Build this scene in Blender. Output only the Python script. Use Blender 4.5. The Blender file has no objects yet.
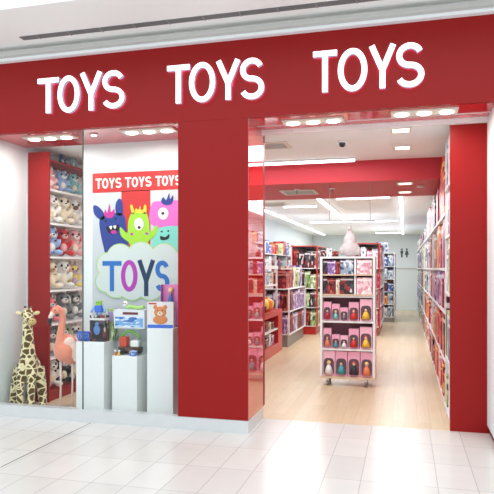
import bpy, bmesh, math, random
from mathutils import Vector, Matrix, Euler
random.seed(7)
PI = math.pi
SC = bpy.context.scene
COL = SC.collection

# ------------------------------------------------------------------ camera
H, FPX, HZ = 1.5, 596.0, 268.0
YAW = math.atan(158/596.0)
SN, CS = math.sin(YAW), math.cos(YAW)
cam = bpy.data.cameras.new('camera'); cam.sensor_width = 36; cam.lens = FPX/494*36
cam.shift_y = (HZ-247)/494; cam.clip_end = 100
co = bpy.data.objects.new('camera', cam); COL.objects.link(co)
co.location = (0, 0, H); co.rotation_euler = (PI/2, 0, YAW); SC.camera = co

# ------------------------------------------------------------------ world, lights, exposure
w = bpy.data.worlds.new('world'); SC.world = w; w.use_nodes = True
w.node_tree.nodes['Background'].inputs[0].default_value = (.86, .94, 1, 1)
w.node_tree.nodes['Background'].inputs[1].default_value = 1.3
SC.view_settings.view_transform = 'Standard'; SC.view_settings.look = 'None'
SC.view_settings.gamma = 1; SC.view_settings.exposure = 0.0
SC.view_settings.use_curve_mapping = False

def area(name, loc, sx, sy, power, color=(1, 1, 1), rot=(0, 0, 0), spread=PI):
    l = bpy.data.lights.new(name, 'AREA'); l.shape = 'RECTANGLE'; l.size = sx; l.size_y = sy
    l.energy = power; l.color = color; l.spread = spread
    o = bpy.data.objects.new(name, l); COL.objects.link(o); o.location = loc; o.rotation_euler = rot
    return o
area('mall_fill_light', (-1.5, 0.6, 5.3), 9, 4.5, 165, (.9, .97, 1))  # added softbox-like fill above the mall, out of view, not an actual skylight
area('shop_ceiling_light_front', (-1.4, 6.8, 2.84), 2.4, .9, 44, (.9, .97, 1))
area('shop_ceiling_light_middle', (-1.2, 12.0, 2.66), 3, 4.5, 128, (.93, .97, 1))
area('shop_ceiling_light_rear', (-1.2, 18.0, 2.66), 3, 5, 128, (.93, .97, 1))

# ------------------------------------------------------------------ pixel to place
def F(px, Y): return Y/(CS+SN*(px-247)/FPX)
def XA(px, Y): return F(px, Y)*(-SN+CS*(px-247)/FPX)
def ZA(px, py, Y): return H+(HZ-py)*F(px, Y)/FPX

# ------------------------------------------------------------------ materials
def lin(c): return tuple(((v/255+.055)/1.055)**2.4 if v > 10 else v/255/12.92 for v in c)
def mat(name, rgb, rough=.5, spec=.5, metal=0, coat=0, noise=0, nscale=40, bump=0, sheen=0, emit=None, es=0, ior=None):
    m = bpy.data.materials.new(name); m.use_nodes = True; nt = m.node_tree; b = nt.nodes['Principled BSDF']
    c = lin(rgb)+(1,)
    b.inputs['Base Color'].default_value = c; b.inputs['Roughness'].default_value = rough
    b.inputs['Specular IOR Level'].default_value = spec; b.inputs['Metallic'].default_value = metal
    b.inputs['Coat Weight'].default_value = coat; b.inputs['Coat Roughness'].default_value = .03
    if ior: b.inputs['IOR'].default_value = ior
    if sheen: b.inputs['Sheen Weight'].default_value = sheen
    if emit: b.inputs['Emission Color'].default_value = lin(emit)+(1,); b.inputs['Emission Strength'].default_value = es
    if noise or bump:
        tc = nt.nodes.new('ShaderNodeTexCoord'); n = nt.nodes.new('ShaderNodeTexNoise')
        n.inputs['Scale'].default_value = nscale; nt.links.new(tc.outputs['Object'], n.inputs['Vector'])
        if noise:
            mx = nt.nodes.new('ShaderNodeMix'); mx.data_type = 'RGBA'; mx.blend_type = 'MULTIPLY'
            mx.inputs[0].default_value = 1; mx.inputs[6].default_value = c
            mr = nt.nodes.new('ShaderNodeMapRange'); mr.inputs[3].default_value = 1-noise; mr.inputs[4].default_value = 1+noise
            nt.links.new(n.outputs[0], mr.inputs[0]); nt.links.new(mr.outputs[0], mx.inputs[7])
            nt.links.new(mx.outputs[2], b.inputs['Base Color'])
        if bump:
            bp = nt.nodes.new('ShaderNodeBump'); bp.inputs['Strength'].default_value = bump; bp.inputs['Distance'].default_value = .01
            nt.links.new(n.outputs[0], bp.inputs['Height']); nt.links.new(bp.outputs[0], b.inputs['Normal'])
    return m

M = {}
M['red'] = mat('red_panel', (149, 16, 14), .4, .25)
M['red_soffit'] = mat('red_gloss_soffit', (206, 40, 48), .12, .5, coat=.5, noise=.12, nscale=6)
M['red_side'] = mat('red_gloss_side', (205, 36, 34), .04, .8, coat=1, ior=1.9)
M['red_inner'] = mat('red_bulkhead', (198, 54, 64), .5, .3)
M['red_wood'] = mat('red_cabinet', (196, 48, 44), .3, .5)
M['white'] = mat('white_paint', (236, 235, 235), .5, .3)
M['wall'] = mat('wall_white', (228, 236, 238), .6, .3)
M['ceil'] = mat('ceiling_white', (247, 251, 252), .7, .2)
M['mallceil'] = mat('mall_ceiling_white', (248, 247, 244), .7, .2)
M['ledge'] = mat('ledge_grey', (200, 200, 196), .5, .3)
M['dark'] = mat('dark_gap', (70, 72, 72), .6, .3)
M['shelfwhite'] = mat('shelf_white', (238, 236, 236), .35, .4)
M['birch'] = mat('birch_shelf', (226, 198, 170), .45, .3, noise=.08, nscale=20)
M['pedestal'] = mat('pedestal_white', (240, 243, 242), .4, .4)
M['steel'] = mat('brushed_steel', (218, 221, 222), .3, .5, metal=.35, noise=.05, nscale=8)
M['black'] = mat('black_plastic', (24, 24, 28), .35, .5)
M['grey'] = mat('grey_metal', (150, 150, 152), .4, .5, metal=.4)
M['tray'] = mat('lamp_tray_cream', (226, 222, 208), .4, .4)
M['lamp'] = mat('lamp_glow', (255, 250, 240), .5, .3, emit=(255, 246, 232), es=5)
M['tube'] = mat('tube_glow', (255, 255, 255), .5, .3, emit=(240, 250, 255), es=4)
M['signface'] = mat('sign_face_glow', (255, 255, 255), .5, .3, emit=(250, 246, 255), es=1.25)
M['signback'] = mat('sign_back_glow', (240, 220, 255), .5, .3, emit=(226, 214, 255), es=3)
M['signside'] = mat('sign_return_grey', (205, 205, 225), .4, .3, emit=(190, 180, 235), es=.25)
M['mauve'] = mat('mauve_back_panel', (128, 88, 98), .6, .3)

def glass(name, tint=(.985, .995, .99), ior=1.33):
    m = bpy.data.materials.new(name); m.use_nodes = True; nt = m.node_tree; nt.nodes.clear()
    o = nt.nodes.new('ShaderNodeOutputMaterial'); mx = nt.nodes.new('ShaderNodeMixShader')
    t = nt.nodes.new('ShaderNodeBsdfTransparent'); t.inputs[0].default_value = tint+(1,)
    g = nt.nodes.new('ShaderNodeBsdfGlossy'); g.inputs['Roughness'].default_value = .01
    f = nt.nodes.new('ShaderNodeFresnel'); f.inputs[0].default_value = ior
    ge = nt.nodes.new('ShaderNodeNewGeometry'); ml = nt.nodes.new('ShaderNodeMath'); ml.operation = 'MULTIPLY_ADD'; ml.inputs[1].default_value = -1; ml.inputs[2].default_value = 1
    m2 = nt.nodes.new('ShaderNodeMath'); m2.operation = 'MULTIPLY'; nt.links.new(ge.outputs['Backfacing'], ml.inputs[0]); nt.links.new(ml.outputs[0], m2.inputs[0]); nt.links.new(f.outputs[0], m2.inputs[1])
    nt.links.new(m2.outputs[0], mx.inputs[0]); nt.links.new(t.outputs[0], mx.inputs[1]); nt.links.new(g.outputs[0], mx.inputs[2])
    nt.links.new(mx.outputs[0], o.inputs[0]); return m
M['glass'] = glass('window_glass'); M['acrylic'] = glass('clear_acrylic', (.95, .98, .98))

def tile_mat():
    m = bpy.data.materials.new('mall_floor_tile'); m.use_nodes = True; nt = m.node_tree; b = nt.nodes['Principled BSDF']
    tc = nt.nodes.new('ShaderNodeTexCoord'); mp = nt.nodes.new('ShaderNodeMapping'); mp.vector_type = 'POINT'
    # bricks run along Y: swap axes by rotating a quarter turn
    mp.inputs['Rotation'].default_value = (0, 0, -PI/2); mp.inputs['Location'].default_value = (-4.27+.52*20, -.042+.26*40+.0, 0)
    nt.links.new(tc.outputs['Object'], mp.inputs[0])
    br = nt.nodes.new('ShaderNodeTexBrick'); br.offset = 0; br.squash = 1
    br.inputs['Scale'].default_value = 1; br.inputs['Brick Width'].default_value = .52; br.inputs['Row Height'].default_value = .26
    br.inputs['Mortar Size'].default_value = .0032; br.inputs['Mortar Smooth'].default_value = .1; br.inputs['Bias'].default_value = 0
    br.inputs['Color1'].default_value = lin((222, 218, 213))+(1,); br.inputs['Color2'].default_value = lin((215, 211, 206))+(1,)
    br.inputs['Mortar'].default_value = lin((184, 179, 176))+(1,)
    nt.links.new(mp.outputs[0], br.inputs[0])
    n = nt.nodes.new('ShaderNodeTexNoise'); n.inputs['Scale'].default_value = 5; n.inputs['Detail'].default_value = 6
    nt.links.new(tc.outputs['Object'], n.inputs['Vector'])
    mr = nt.nodes.new('ShaderNodeMapRange'); mr.inputs[3].default_value = .95; mr.inputs[4].default_value = 1.05
    nt.links.new(n.outputs[0], mr.inputs[0])
    mx = nt.nodes.new('ShaderNodeMix'); mx.data_type = 'RGBA'; mx.blend_type = 'MULTIPLY'; mx.inputs[0].default_value = 1
    nt.links.new(br.outputs[0], mx.inputs[6]); nt.links.new(mr.outputs[0], mx.inputs[7]); nt.links.new(mx.outputs[2], b.inputs['Base Color'])
    b.inputs['Roughness'].default_value = .22; b.inputs['Specular IOR Level'].default_value = .5
    return m
def wood_mat():
    m = bpy.data.materials.new('shop_floor_oak'); m.use_nodes = True; nt = m.node_tree; b = nt.nodes['Principled BSDF']
    tc = nt.nodes.new('ShaderNodeTexCoord'); mp = nt.nodes.new('ShaderNodeMapping'); mp.inputs['Rotation'].default_value = (0, 0, -PI/2)
    nt.links.new(tc.outputs['Object'], mp.inputs[0])
    br = nt.nodes.new('ShaderNodeTexBrick'); br.offset = .37
    br.inputs['Scale'].default_value = 1; br.inputs['Brick Width'].default_value = 1.3; br.inputs['Row Height'].default_value = .12
    br.inputs['Mortar Size'].default_value = .0012
    br.inputs['Color1'].default_value = lin((224, 202, 170))+(1,); br.inputs['Color2'].default_value = lin((212, 186, 150))+(1,)
    br.inputs['Mortar'].default_value = lin((188, 152, 116))+(1,)
    nt.links.new(mp.outputs[0], br.inputs[0])
    m2 = nt.nodes.new('ShaderNodeMapping'); m2.inputs['Scale'].default_value = (30, 1.6, 1); nt.links.new(tc.outputs['Object'], m2.inputs[0])
    n = nt.nodes.new('ShaderNodeTexNoise'); n.inputs['Scale'].default_value = 1.5; n.inputs['Detail'].default_value = 5
    nt.links.new(m2.outputs[0], n.inputs['Vector'])
    mr = nt.nodes.new('ShaderNodeMapRange'); mr.inputs[3].default_value = .88; mr.inputs[4].default_value = 1.12
    nt.links.new(n.outputs[0], mr.inputs[0])
    mx = nt.nodes.new('ShaderNodeMix'); mx.data_type = 'RGBA'; mx.blend_type = 'MULTIPLY'; mx.inputs[0].default_value = 1
    nt.links.new(br.outputs[0], mx.inputs[6]); nt.links.new(mr.outputs[0], mx.inputs[7]); nt.links.new(mx.outputs[2], b.inputs['Base Color'])
    b.inputs['Roughness'].default_value = .3
    return m
M['tile'] = tile_mat(); M['wood'] = wood_mat()

def print_mat(name, cols, scale=4.6, band=True):
    """printed carton: patches of a few inks with a title band, different on every box"""
    m = bpy.data.materials.new('print_'+name); m.use_nodes = True; nt = m.node_tree; b = nt.nodes['Principled BSDF']
    tc = nt.nodes.new('ShaderNodeTexCoord'); oi = nt.nodes.new('ShaderNodeObjectInfo')
    ad = nt.nodes.new('ShaderNodeVectorMath'); ad.operation = 'ADD'
    mu = nt.nodes.new('ShaderNodeMath'); mu.operation = 'MULTIPLY'; mu.inputs[1].default_value = 37
    at = nt.nodes.new('ShaderNodeAttribute'); at.attribute_name = 'boxco'; at2 = nt.nodes.new('ShaderNodeAttribute'); at2.attribute_name = 'boxoff'
    a2 = nt.nodes.new('ShaderNodeVectorMath'); a2.operation = 'ADD'; nt.links.new(at.outputs['Vector'], a2.inputs[0]); nt.links.new(at2.outputs['Vector'], a2.inputs[1])
    nt.links.new(oi.outputs['Random'], mu.inputs[0]); nt.links.new(a2.outputs[0], ad.inputs[0]); nt.links.new(mu.outputs[0], ad.inputs[1])
    vo = nt.nodes.new('ShaderNodeTexVoronoi'); vo.inputs['Scale'].default_value = scale; nt.links.new(ad.outputs[0], vo.inputs['Vector'])
    sp = nt.nodes.new('ShaderNodeSeparateColor'); nt.links.new(vo.outputs['Color'], sp.inputs[0])
    cr = nt.nodes.new('ShaderNodeValToRGB'); cr.color_ramp.interpolation = 'CONSTANT'
    st = [0, .42, .68, .9]
    cr.color_ramp.elements[0].position = 0; cr.color_ramp.elements[0].color = lin(cols[0])+(1,)
    cr.color_ramp.elements[1].position = st[1]; cr.color_ramp.elements[1].color = lin(cols[1])+(1,)
    for k in (2, 3):
        if k < len(cols):
            e = cr.color_ramp.elements.new(st[k]); e.color = lin(cols[k])+(1,)
    nt.links.new(sp.outputs[0], cr.inputs[0]); out = cr.outputs[0]
    if band:
        s2 = nt.nodes.new('ShaderNodeSeparateXYZ'); nt.links.new(at.outputs['Vector'], s2.inputs[0])
        a = nt.nodes.new('ShaderNodeMath'); a.operation = 'COMPARE'; a.inputs[1].default_value = .86; a.inputs[2].default_value = .045
        nt.links.new(s2.outputs[2], a.inputs[0])
        mx = nt.nodes.new('ShaderNodeMix'); mx.data_type = 'RGBA'; nt.links.new(a.outputs[0], mx.inputs[0])
        nt.links.new(out, mx.inputs[6]); mx.inputs[7].default_value = lin(cols[-1])+(1,); out = mx.outputs[2]
    nt.links.new(out, b.inputs['Base Color']); b.inputs['Roughness'].default_value = .35
    return m
PR = {
 'crimson': [(190, 16, 50), (214, 50, 84), (110, 8, 34), (232, 130, 140)],
 'red': [(204, 30, 30), (226, 84, 50), (120, 16, 20), (250, 190, 110)],
 'orange': [(238, 128, 40), (250, 184, 70), (200, 60, 30), (255, 236, 200)],
 'pink': [(240, 150, 176), (250, 205, 218), (214, 80, 130), (255, 240, 244)],
 'white': [(236, 234, 232), (214, 216, 222), (120, 130, 150), (250, 250, 250)],
 'grey blue': [(150, 166, 186), (205, 214, 222), (66, 84, 120), (235, 238, 240)],
 'green': [(150, 180, 110), (206, 220, 160), (50, 92, 60), (240, 244, 226)],
 'purple': [(146, 108, 170), (206, 184, 216), (84, 50, 110), (240, 230, 246)],
 'yellow': [(246, 212, 90), (252, 236, 160), (214, 130, 40), (255, 250, 230)],
 'black': [(34, 32, 38), (80, 76, 86), (150, 40, 44), (220, 216, 214)],
 'dark red': [(120, 22, 28), (178, 60, 62), (48, 14, 18), (196, 110, 100)],
 'blue': [(60, 96, 178), (120, 160, 220), (28, 46, 110), (236, 240, 250)],
 'pale pink': [(246, 208, 214), (250, 228, 230), (222, 156, 168), (255, 245, 245)],
 'beige': [(214, 190, 164), (238, 224, 206), (150, 112, 84), (250, 244, 236)],
}
for k, v in PR.items(): M['p_'+k] = print_mat(k.replace(' ', '_'), v)

# ------------------------------------------------------------------ mesh builder
class MB:
    def __init__(s): s.bm = bmesh.new(); s.mi = 0
    def _fin(s, verts, faces, smooth=False):
        vs = [s.bm.verts.new(v) for v in verts]
        for f in faces:
            try:
                fc = s.bm.faces.new([vs[i] for i in f]); fc.material_index = s.mi; fc.smooth = smooth
            except ValueError: pass
        return s
    def box(s, x0, x1, y0, y1, z0, z1):
        return s._fin([(x0,y0,z0),(x1,y0,z0),(x1,y1,z0),(x0,y1,z0),(x0,y0,z1),(x1,y0,z1),(x1,y1,z1),(x0,y1,z1)],
                      [(0,3,2,1),(4,5,6,7),(0,1,5,4),(1,2,6,5),(2,3,7,6),(3,0,4,7)])
    def prism(s, pts, y0, y1):
        """outline in XZ, solid from y0 (front) to y1 (back)"""
        n = len(pts); v = [(p[0], y0, p[1]) for p in pts]+[(p[0], y1, p[1]) for p in pts]
        f = [tuple(range(n)), tuple(range(2*n-1, n-1, -1))]+[(i, i+n, (i+1) % n+n, (i+1) % n) for i in range(n)]
        return s._fin(v, f)
    def ell(s, c, r, seg=14, rings=8, rot=None):
        v = [];  R = Euler(rot).to_matrix() if rot else None
        for j in range(rings+1):
            t = PI*j/rings
            for i in range(seg):
                p = 2*PI*i/seg; q = Vector((r[0]*math.sin(t)*math.cos(p), r[1]*math.sin(t)*math.sin(p), r[2]*math.cos(t)))
                if R: q = R @ q
                v.append((c[0]+q.x, c[1]+q.y, c[2]+q.z))
        f = []
        for j in range(rings):
            for i in range(seg):
                a = j*seg+i; b = j*seg+(i+1) % seg
                if j == 0: f.append((a, a+seg, b+seg))
                elif j == rings-1: f.append((a, a+seg, b))
                else: f.append((a, a+seg, b+seg, b))
        s._fin(v, f, True); bmesh.ops.remove_doubles(s.bm, verts=s.bm.verts, dist=1e-6) if False else None
        return s
    def tube(s, pts, r, seg=10, cap=True):
        pts = [Vector(p) for p in pts]; n = len(pts); rs = r if isinstance(r, (list, tuple)) else [r]*n
        v = []; up = None
        for i, p in enumerate(pts):
            t = (pts[min(i+1, n-1)]-pts[max(i-1, 0)]).normalized()
            a = up if up is not None else (Vector((0,0,1)) if abs(t.z) < .9 else Vector((1,0,0)))
            u = (a-t*a.dot(t)).normalized(); w2 = t.cross(u); up = u
            for k in range(seg):
                an = 2*PI*k/seg; q = p+u*math.cos(an)*rs[i]+w2*math.sin(an)*rs[i]; v.append(tuple(q))
        f = [(i*seg+k, i*seg+(k+1) % seg, (i+1)*seg+(k+1) % seg, (i+1)*seg+k) for i in range(n-1) for k in range(seg)]
        if cap: f += [tuple(range(seg-1, -1, -1)), tuple((n-1)*seg+k for k in range(seg))]
        return s._fin(v, f, True)
    def build(s, name, m, parent=None, loc=(0,0,0), rz=0, bevel=0, remesh=0):
        bmesh.ops.recalc_face_normals(s.bm, faces=s.bm.faces)
        me = bpy.data.meshes.new(name); s.bm.to_mesh(me); s.bm.free()
        ms = m if isinstance(m, (list, tuple)) else [m]
        if ms[0].name.startswith('print_') and len(me.vertices):
            lo = [min(v.co[k] for v in me.vertices) for k in range(3)]; hi = [max(v.co[k] for v in me.vertices) for k in range(3)]
            at = me.attributes.new('boxco', 'FLOAT_VECTOR', 'POINT')
            for i, v in enumerate(me.vertices): at.data[i].vector = [(v.co[k]-lo[k])/max(hi[k]-lo[k], 1e-6) for k in range(3)]
        for q in ms: me.materials.append(q)
        o = bpy.data.objects.new(name, me); COL.objects.link(o); o.location = loc; o.rotation_euler = (0, 0, rz)
        if parent: o.parent = parent
        if bevel:
            b = o.modifiers.new('bevel', 'BEVEL'); b.width = bevel; b.segments = 2; b.limit_method = 'ANGLE'
        if remesh:
            rm = o.modifiers.new('remesh', 'REMESH'); rm.mode = 'VOXEL'; rm.voxel_size = remesh; rm.use_smooth_shade = True
            sm = o.modifiers.new('smooth', 'SMOOTH'); sm.factor = .6; sm.iterations = 4
            bake(o)
        return o
def bake(o):
    dg = bpy.context.evaluated_depsgraph_get(); dg.update()
    me = bpy.data.meshes.new_from_object(o.evaluated_get(dg)); ms = list(o.data.materials)
    o.modifiers.clear(); o.data = me
    if not me.materials:
        for q in ms: me.materials.append(q)
    for p in me.polygons: p.use_smooth = True

def struct(name, mb, m, **k):
    o = mb.build(name, m, **k); o['kind'] = 'structure'; return o
LABELS = {}
def tag(o, label, cat, group=None):
    n = len(label.split())
    if not 4 <= n <= 16: print('LABEL LENGTH', n, label)
    if label in LABELS: print('DUP LABEL', label)
    LABELS[label] = 1
    o['label'] = label; o['category'] = cat
    if group: o['group'] = group
    return o
def empty(name, loc, label, cat, rz=0, group=None):
    o = bpy.data.objects.new(name, None); COL.objects.link(o); o.location = loc; o.rotation_euler = (0, 0, rz)
    o.empty_display_size = .1
    return tag(o, label, cat, group)
def kids(o): return [c for c in KID.get(o.name, [])]
KID = {}
def clone(root, loc, rz, label, scale=1, swap=None, group=None):
    """copy of a thing with copies of its parts and sub-parts"""
    def rec(o, par):
        c = o.copy(); COL.objects.link(c)
        if par: c.parent = par
        for ch in o.children: rec(ch, c)
        return c
    r = rec(root, None); r.location = loc; r.rotation_euler = (0, 0, rz); r.scale = (scale,)*3 if not isinstance(scale, tuple) else scale
    tag(r, label, root['category'], group or root.get('group'))
    if swap:
        def sw(o):
            if o.type == 'MESH':
                for i, sl in enumerate(o.material_slots):
                    nm = sl.material.name
                    if nm in swap: sl.link = 'OBJECT'; sl.material = swap[nm]
            for ch in o.children: sw(ch)
        sw(r)
    return r
def ORD(i): return ['first','second','third','fourth','fifth','sixth','seventh','eighth','ninth','tenth','eleventh','twelfth','thirteenth','fourteenth','fifteenth','sixteenth','seventeenth','eighteenth','nineteenth','twentieth'][i]

# ================================================================== SETTING
FY, BY = 5.21, 5.78          # fascia front, recessed column front
SZ = 2.86                    # soffit height
struct('floor_mall', MB().box(-9, 6, -7, BY-.0, -.1, 0), M['tile'])
struct('floor_shop', MB().box(-4.5, 1.2, BY, 22.2, -.1, 0), M['wood'])
struct('trim_1', MB().box(-2.946, -2.938, -7, FY, 0, .0008), M['dark'])
# fascia
struct('wall_fascia', MB().box(-9, 6, FY, FY+.06, SZ, 3.57), M['red'])
struct('ceiling_soffit', MB().box(-9, 6, FY+.06, 5.9, SZ, SZ+.08), M['red_soffit'])
struct('trim_2', MB().box(-1.37, .75, 5.555, 5.567, SZ-.004, SZ), M['white'])
struct('trim_3', MB().box(-1.37, .75, 5.72, 5.775, SZ-.045, SZ), M['white'])
# mall ceiling with ledge above fascia
struct('trim_4', MB().box(-9, 6, FY-.06, FY+.06, 3.571, 3.6), M['ceil'])
struct('trim_5', MB().box(-9, 6, FY-.11, FY+.06, 3.601, 3.64), M['ledge'])
struct('ceiling_mall', MB().box(-9, 6, 4.35, FY+.2, 3.69, 3.8).box(-9, 6, FY-.02, FY+.2, 3.64, 3.69).box(-9, 6, 4.35, 4.4, 3.8, 5.4), M['mallceil'])
sd = MB(); sd.box(-3.53, 6, 4.90, 4.975, 3.682, 3.6895)
slot = sd.build('slot_diffuser', mat('slot_grey', (112, 114, 112), .5)); tag(slot, 'long thin dark linear air slot in the mall ceiling above the shopfront', 'air vent')
for i in range(28):
    MB().box(-.006, .006, 4.895, 4.98, 3.679, 3.6815).build('slot_bridge', M['grey'], slot, loc=(-3.35+i*.33, 0, 0))
# interior shell
CZ = 2.70
struct('ceiling_front', MB().box(-4.3, 1, 5.9, 7.66, SZ, SZ+.1), M['ceil'])
struct('ceiling_bulkhead', MB().box(-4.3, 1, 7.66, 9.42, 2.596, 2.95), M['red_inner'])
struct('ceiling_back', MB().box(-4.3, 1, 9.42, 22.2, CZ, CZ+.1), M['ceil'])
struct('wall_back', MB().box(-4.3, 1, 22, 22.2, 0, CZ), M['wall'])
struct('trim_6', MB().box(-1.2, .78, 21.97, 22, 1.46, 1.5), M['ledge'])
struct('wall_left', MB().box(-4.3, -4.15, FY, 9.5, 0, SZ).box(-4.15, -3.32, 9.4, 9.55, 0, SZ).box(-3.5, -3.32, 9.5, 22, 0, SZ), M['wall'])
struct('wall_right', MB().box(.78, .95, BY+.03, 22, 0, SZ), M['wall'])
struct('wall_pier', MB().box(.72, 6, FY+.001, BY-.001, .075, SZ-.001), M['wall'])
struct('baseboard_pier', MB().box(.74, 6, FY+.03, BY-.001, 0, .074), mat('pier_skirting_dark_red', (110, 26, 30), .4))
struct('wall_mall_left', MB().box(-9, -4.3, FY, FY+.3, 0, SZ-.001), M['wall'])
# columns
struct('wall_column', MB().box(-2.047, -1.372, FY, 5.88, .118, SZ-.001), M['red'])
struct('trim_7', MB().box(-1.372, -1.368, FY+.004, BY, .118, SZ-.002), M['red_side'])
struct('wall_column_right', MB().box(.40, .75, BY, BY+.03, 0, SZ-.002), M['red'])
# stainless kick plate under the window and the left column
struct('baseboard_front', MB().box(-4.3, -1.366, FY-.012, FY+.075, 0, .117), M['steel'])
struct('baseboard_side', MB().box(-1.45, -1.366, FY+.076, BY, 0, .117), M['steel'])
# window glass
struct('window_1', MB().box(-4.15, -3.056, FY+.02, FY+.032, .118, SZ-.002), M['glass'])
struct('window_2', MB().box(-3.048, -2.05, FY+.02, FY+.032, .118, SZ-.002), M['glass'])
struct('trim_8', MB().box(-3.056, -3.048, FY+.019, FY+.033, .118, SZ-.002), mat('glass_joint', (84, 96, 92), .4))
# white back panel of the window
struct('wall_display', MB().box(-3.44, -2.047, 5.9, 5.94, 0, SZ-.001), M['wall'])

# ================================================================== LIGHT FITTINGS
def tray(x, y, label, n=3, w_=.56, d_=.17):
    t = empty('recessed_light_tray', (x, y, SZ-.001), label, 'ceiling light', group='cream recessed lamp trays in the red soffit')
    MB().box(-w_/2, w_/2, -d_/2, d_/2, -.014, 0).build('tray', M['tray'], t)
    for k in range(n):
        MB().ell((0, 0, 0), (.062, .05, .012)).build('lamp', M['lamp'], t, loc=((k-(n-1)/2)*w_/n, 0, -.02))
    l = bpy.data.lights.new('tray_lamp', 'AREA'); l.shape = 'RECTANGLE'; l.size = w_; l.size_y = d_; l.energy = 9; l.color = (1, .95, .88)
    o = bpy.data.objects.new('tray_lamp', l); COL.objects.link(o); o.location = (x, y, SZ-.04)
tray(-3.56, 5.46, 'leftmost cream three-lamp tray in the soffit above the plush shelf')
tray(-2.44, 5.44, 'cream three-lamp tray in the soffit above the white display pedestals')
tray(-.82, 5.47, 'cream lamp tray in the soffit at the left of the shop entrance')
tray(.16, 5.40, 'cream lamp tray in the soffit at the right of the shop entrance')
sp_ = empty('spot_light', (XA(94, 5.45), 5.45, SZ-.001), 'small round white spotlight in the soffit just right of the glass joint', 'ceiling light')
MB().tube([(0,0,0),(0,0,-.012)], .04, 16).build('rim', M['white'], sp_); MB().tube([(0,0,-.012),(0,0,-.016)], .028, 16).build('lamp', M['lamp'], sp_)

def downlight(x, y, z, label):
    t = empty('square_downlight', (x, y, z-.001), label, 'ceiling light', group='square downlights along the entrance aisle')
    f = MB(); s = .1
    f.box(-s, s, -s, -s+.02, -.012, 0); f.box(-s, s, s-.02, s, -.012, 0); f.box(-s, -s+.02, -s+.02, s-.02, -.012, 0); f.box(s-.02, s, -s+.02, s-.02, -.012, 0); f.box(-s+.02, s-.02, -.01, .01, -.012, 0)
    f.build('frame', M['tray'], t)
    for k in (-1, 1): MB().box(-.075, .075, k*.045-.025, k*.045+.025, -.008, -.002).build('lamp', M['lamp'], t)
downlight(-.04, 6.05, SZ, 'square twin downlight on the white front ceiling, nearest the entrance')
downlight(-.03, 6.93, SZ, 'square twin downlight on the white front ceiling, closer to the red beam')
downlight(.0, 7.95, 2.596, 'square twin downlight under the red beam, nearer its front edge')
downlight(.0, 8.85, 2.596, 'square twin downlight under the red beam, nearer its back edge')
def tube_light(x0, x1, y0, y1, z, label, grp):
    t = empty('linear_light', ((x0+x1)/2, (y0+y1)/2, z-.001), label, 'ceiling light', group=grp)
    hx, hy = (x1-x0)/2, (y1-y0)/2
    MB().box(-hx-.01, hx+.01, -hy-.01, hy+.01, -.02, 0).build('housing', M['white'], t)
    MB().box(-hx, hx, -hy, hy, -.045, -.02).build('diffuser', M['tube'], t)
tube_light(-4.1, -.6, 7.41, 7.46, SZ, 'long white cove strip light across the front ceiling before the red beam', None)
G = 'bright white linear lights on the rear ceiling'
tube_light(-.10, -.04, 9.7, 21.4, CZ, 'long linear light running back along the right aisle ceiling', G)
tube_light(-1.44, -1.38, 9.6, 14.6, CZ, 'linear light running back over the doll stand in mid shop', G)
tube_light(-2.78, -2.72, 10.6, 21.0, CZ, 'long linear light running back along the left wall ceiling', G)
tube_light(-2.25, -1.62, 11.2, 11.26, CZ, 'short crosswise linear light nearest the left entrance side', G)
tube_light(-1.12, -.25, 10.1, 10.16, CZ, 'crosswise linear light just behind the red beam over the aisle', G)
tube_light(-2.35, -.95, 15.2, 15.26, CZ, 'crosswise linear light halfway back, behind the white bell-shaped plush', G)
tube_light(-.72, -.18, 15.2, 15.26, CZ, 'short crosswise linear light halfway back, beside the aisle light', G)
tube_light(-.95, -.15, 20.4, 20.46, CZ, 'farthest crosswise linear light close to the back wall', G)
# vents
def vent(x, y, z, s, label, m=None):
    t = empty('ceiling_vent', (x, y, z-.001), label, 'air vent')
    f = MB(); f.box(-s, s, -s, -s+.04, -.012, 0); f.box(-s, s, s-.04, s, -.012, 0); f.box(-s, -s+.04, -s+.04, s-.04, -.012, 0); f.box(s-.04, s, -s+.04, s-.04, -.012, 0)
    f.build('frame', M['tray'], t)
    g = MB()
    k = -s+.06
    while k < s-.05: g.box(-s+.04, s-.04, k, k+.018, -.01, 0); k += .045
    g.build('slats', M['ledge'], t)
    MB().box(-s+.04, s-.04, -s+.04, s-.04, -.003, 0).build('backing', M['dark'] if m is None else m, t)
vent(-1.47, 8.5, 2.596, .25, 'square slatted air vent under the red beam', M['grey'])
vent(-1.4, 6.45, SZ, .17, 'white square air vent in the front ceiling by the entrance', M['ledge'])
vent(-2.42, 11.0, CZ, .3, 'square air vent on the rear ceiling near the left light', M['ledge'])
dc = empty('security_camera', (-.65, 6.43, SZ-.001), 'small black dome security camera on the white front ceiling', 'camera')
MB().tube([(0,0,0),(0,0,-.02)], .05, 18).build('mount', M['white'], dc); MB().ell((0,0,-.022), (.04,.04,.045)).build('dome', M['black'], dc)
for i, (px, y, l) in enumerate([(297, 8.2, 'small ceiling sprinkler hanging below the red beam beside the vent'), (332, 8.2, 'small ceiling sprinkler hanging below the red beam right of the vent')]):
    t = empty('sprinkler', (XA(px, y), y, 2.595), l, 'sprinkler', group='sprinklers under the red beam')
    MB().tube([(0,0,0),(0,0,-.012)], .045, 14).build('rose', M['white'], t); MB().tube([(0,0,-.012),(0,0,-.06)], .008, 8).tube([(0,0,-.06),(0,0,-.065)], .02, 10).build('nozzle', M['grey'], t)
sd2 = MB().tube([(0,0,0),(0,0,-.02)], .05, 16).build('smoke_detector', M['white'], None, loc=(.2, 8.25, 2.595)); tag(sd2, 'small round smoke detector under the red beam by the right shelves', 'smoke detector')

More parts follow.
